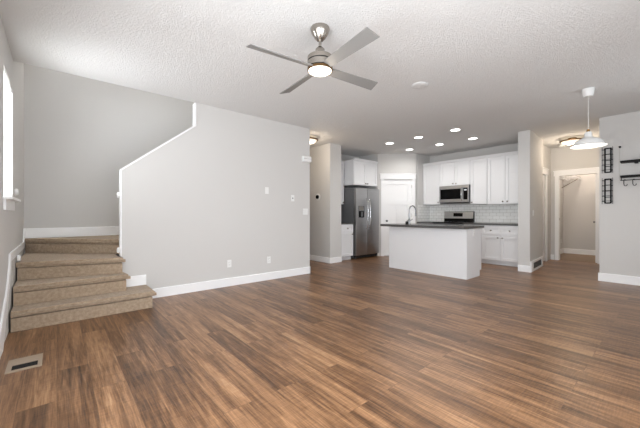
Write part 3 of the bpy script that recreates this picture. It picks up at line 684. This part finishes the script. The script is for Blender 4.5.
flush('bronze rimmed dome light on the hallway ceiling near the pendant', (8.35, 1.50, CE), 0.19, 12)
flush('bronze rimmed dome light half hidden behind the end of the stair wall', (4.02, 5.10, CE), 0.19, 9)

pd = thing('pendant_lamp', 'white enamel dome pendant lamp hanging before the right wall', 'pendant lamp', (5.23, 0.777, CE))
MB().lathe([(0, -.0005), (.066, -.0005), (.067, -.012), (.056, -.085), (.045, -.098), (0, -.098)], seg=32).build('canopy', 'enamel', pd, smooth=True)
MB().tube([(0, 0, -.09), (0, 0, -.53)], 0.0045, 8).build('cord', 'cord', pd, smooth=True)
MB().lathe([(0, -.522), (.012, -.522), (.018, -.535), (.018, -.555), (0, -.555)], seg=20).build('cord_grip', 'brass', pd, smooth=True)
MB().lathe([(.018, -.553), (.034, -.560), (.038, -.575), (.040, -.612), (.054, -.630), (.094, -.648), (.135, -.672), (.158, -.704), (.164, -.722), (.184, -.737), (.185, -.742), (.160, -.728), (.153, -.707), (.130, -.678), (.092, -.654), (.051, -.636), (.032, -.618), (.028, -.57), (.018, -.558)], seg=56).build('shade', 'enamel', pd, smooth=True)
MB().lathe([(0, -.625), (.014, -.628), (.032, -.655), (.036, -.675), (.026, -.697), (0, -.706)], seg=20).build('bulb', 'bulb', pd, smooth=True)
point('pendant_bulb', (0, 0, -.76), 4, (1, .93, .84), 0.05, pd)

# ------------------------------------------------------------------ things on the walls
def plate(name, label, cat, loc, rz, kind, gang=1, group=None):
    """wall plate: local front -y, centred on loc"""
    t = thing(name, label, cat, loc, rz, group); wd = 0.035 + 0.023 * (gang - 1)
    MB().box((-wd, -.006, -.0575), (wd, -.0003, .0575), 0.003).build('cover_plate', 'plastic', t)
    for g in range(gang):
        cx = (g - (gang - 1) / 2) * 0.046
        if kind == 'outlet':
            for dz in (-.02, .02):
                m = MB().box((cx - .016, -.0085, dz - .014), (cx + .016, -.0062, dz + .014), 0.002); o = m.build('socket', 'plastic', t)
                m = MB()
                for sx in (-.007, .007): m.box((cx + sx - .0015, -.0092, dz - .004), (cx + sx + .0015, -.0086, dz + .007))
                m.build('slot', 'dark', o)
        elif kind == 'switch':
            MB().prism([(cx - .016, -.0062, -.033), (cx - .016, -.0085, -.033), (cx - .016, -.0115, .033), (cx - .016, -.0062, .033)], (.032, 0, 0)).build('rocker', 'plastic', t)
        elif kind == 'jack':
            MB().box((cx - .011, -.0085, -.011), (cx + .011, -.0062, .011), 0.002).build('jack', 'steel_dark' if kind == 'jack' else 'plastic', t)
    return t
plate('wall_outlet', 'white outlet low on the stair wall, nearer the stairs', 'outlet', (2.046, SY, .35), 0, 'outlet', group='outlets on the stair wall')
plate('wall_outlet', 'white outlet low on the stair wall, nearer the passage', 'outlet', (2.757, SY, .34), 0, 'outlet', group='outlets on the stair wall')
plate('blank_plate', 'white blank wall plate midway up the stair wall', 'wall plate', (2.719, SY, 1.524), 0, 'blank')
plate('cable_plate', 'white cable plate right of the blank plate on the stair wall', 'wall plate', (3.257, SY, 1.412), 0, 'jack')
plate('light_switch', 'white double light switch at the end of the stair wall', 'switch', (3.545, SY, 1.17), 0, 'switch', 2)
plate('light_switch', 'white light switch on the hallway side of the partition', 'switch', (7.19, 1.9031, 1.145), PFA, 'switch')
plate('wall_outlet', 'white outlet near the top of the island end panel', 'outlet', (5.60, 2.375, .79), 0, 'outlet')
plate('wall_outlet', 'white outlet low on the closet left wall seen through the doorway', 'outlet', (10.85, 2.20, .36), 0, 'outlet')
ch = thing('door_chime', 'white box shaped door chime high at the end of the stair wall', 'door chime', (3.56, SY, 2.155))
MB().box((-.095, -.055, -.055), (.093, -.0005, .05), 0.006).build('cover', 'plastic', ch)
MB().box((-.085, -.0563, -.002), (.085, -.0552, .002)).build('seam', 'steel_dark', ch)
th = thing('thermostat', 'round black thermostat on a white plate in the side passage', 'thermostat', (4.735, 5.615, 1.53), R(-90))
MB().lathe([(0, -.0005), (.085, -.0005), (.085, -.008), (.08, -.011), (0, -.011)], (0, 0, 0), 36, 'Y').build('wall_plate', 'plastic', th, smooth=True)
MB().lathe([(.046, -.011), (.048, -.034), (.044, -.038), (0, -.038)], (0, 0, 0), 32, 'Y').build('dial', 'black', th, smooth=True)

# baby gate cups
cup = None
for loc, rz, lb in [((-.35, 4.72, 1.365), R(90), 'white gate mounting cup beside the window on the left wall'),
                    ((-.336, 4.80, .63), R(90), 'white gate mounting cup low on the stair skirt board'),
                    ((.607, 4.63, 1.365), R(-90), 'white gate mounting cup high on the stair wall edge'),
                    ((.607, 4.63, .665), R(-90), 'white gate mounting cup low on the stair wall edge')]:
    if cup is None:
        cup = thing('gate_cup', lb, 'gate cup', loc, rz, 'white baby gate cups at the stairs')
        MB().lathe([(0, -.0005), (.036, -.0005), (.038, -.01), (.033, -.026), (.022, -.030), (.020, -.018), (0, -.018)], (0, 0, 0), 24, 'Y').build('cup', 'plastic', cup, smooth=True)
        MB().lathe([(0, -.018), (.006, -.018), (.005, -.022), (0, -.023)], (0, 0, 0), 10, 'Y').build('screw', 'nickel', cup, smooth=True)
    else:
        copy_thing(cup, loc, lb, rz)

# registers
fg = thing('floor_register', 'tan floor register in the planks before the stairs', 'vent', (-0.185, 3.20, 0.0))
m = MB()
for a, b in (((-.28, 3.075), (-.250, 3.33)), ((-.110, 3.075), (-.085, 3.33)), ((-.250, 3.075), (-.110, 3.105)), ((-.250, 3.20), (-.110, 3.33))):
    m.box((a[0], a[1], 0.0003), (b[0], b[1], 0.007))
m.build('frame', 'tan_metal', fg, world=True)
MB().box((-.250, 3.105, 0.0003), (-.110, 3.20, 0.002)).build('duct', 'dark', fg, world=True)
m = MB()
for i in range(5): m.box((-.25, 3.112 + i * .0185, .002), (-.11, 3.115 + i * .0185, .006))
m.build('louver', 'dark', fg, world=True)
wr = thing('wall_register', 'white framed dark grille low on the hallway side of the partition', 'vent', PF0, PFA)
m = MB()
for a, b in (((.03, .0), (1.10, .040)), ((.03, .165), (1.10, .205)), ((.03, .040), (.20, .165)), ((.98, .040), (1.10, .165))):
    m.box((a[0], -.022, a[1]), (b[0], -.0005, b[1]))
m.build('frame', 'white', wr)
MB().box((.20, -.006, .040), (.98, -.0005, .165)).build('duct', 'dark', wr)
m = MB()
for i in range(7): m.box((.20, -.018, .046 + i * .0165), (.98, -.008, .050 + i * .0165))
m.build('louver', 'steel_dark', wr)

# wire racks on the right wall (local: x = along -Y... front is -X)
def rack(label, zc, first=None):
    if first is not None:
        return copy_thing(first, (6.96, 0.785, zc), label)
    t = thing('wire_rack', label, 'wall rack', (6.96, 0.785, zc), R(-90), 'black wire racks on the right wall')
    m = MB()
    for x in (-.034, .038): m.box((x - .010, -.016, -.205), (x + .010, -.002, .205))
    for z in (-.198, -.10, 0, .10, .198): m.box((-.034, -.012, z - (.010 if abs(z) > .15 else .005)), (.038, -.004, z + (.010 if abs(z) > .15 else .005)))
    m.build('ladder_frame', 'black_metal', t)
    m = MB()
    for z in (-.17, -.085, 0, .085, .17):
        m.tube([(-.042, -.006, z), (-.064, -.03, z), (-.064, -.09, z), (-.05, -.115, z + .004), (.05, -.115, z + .004), (.064, -.09, z), (.064, -.03, z), (.046, -.006, z)], .0036, 6)
    for x in (-.064, .064): m.tube([(x, -.055, -.215), (x, -.055, .215)], .0036, 6)
    m.build('wire_hoop', 'black_metal', t)
    return t
r1 = rack('upper of the two black wire racks on the right wall', 2.015)
rack('lower of the two black wire racks on the right wall', 1.505, r1)
sh = thing('hanging_shelf', 'black two tier shelf hung by cords on the right wall', 'shelf', (6.96, 0.20, 1.70))
for z, n, tt in ((1.94, 'upper_board', .03), (1.705, 'lower_board', .03)):
    MB().box((6.80, -.25, z), (6.945, .625, z + tt), 0.002).build(n, 'black_metal', sh, world=True)
m = MB(); m.tube([(6.84, -.25, 1.66), (6.84, .625, 1.66)], .006)
for y in (.615, .20, -.24): m.box((6.834, y - .006, 1.66), (6.846, y + .006, 1.706))
m.build('hook_rail', 'black_metal', sh, world=True)
m = MB()
for y in (.64, -.26):
    m.tube([(6.945, y, 2.21), (6.87, y, 1.95), (6.87, y, 1.62)], .0035, 6)
m.build('cord', 'cord', sh, world=True)
for y in (.64, -.26): MB().lathe([(0, 0), (.016, 0), (.016, -.02), (.008, -.03), (0, -.03)], (6.96, y, 2.212), 14, 'X').build('wall_peg', 'black_metal', sh, world=True, smooth=True)
for y in (.45, .05): MB().box((6.86, y - .02, 1.92), (6.95, y + .02, 1.94)).build('bracket', 'black_metal', sh, world=True)
hk = None
for y, lb in ((.575, 'black s hook on the shelf rail nearest the wire racks'), (.475, 'black s hook on the shelf rail second from the wire racks')):
    if hk is None:
        hk = thing('rail_hook', lb, 'hook', (6.84, y, 1.66), group='black hooks on the shelf rail')
        P = [(-.007, 0, -.004), (-.009, 0, .006), (0, 0, .0105), (.010, 0, .004), (.010, 0, -.06), (.004, 0, -.085), (-.012, .0, -.092), (-.026, 0, -.080), (-.027, 0, -.062)]
        MB().tube([(0, p[0], p[2]) for p in P], .005, 8).build('hook_wire', 'black_metal', hk, smooth=True)
    else:
        copy_thing(hk, (6.84, y, 1.66), lb)
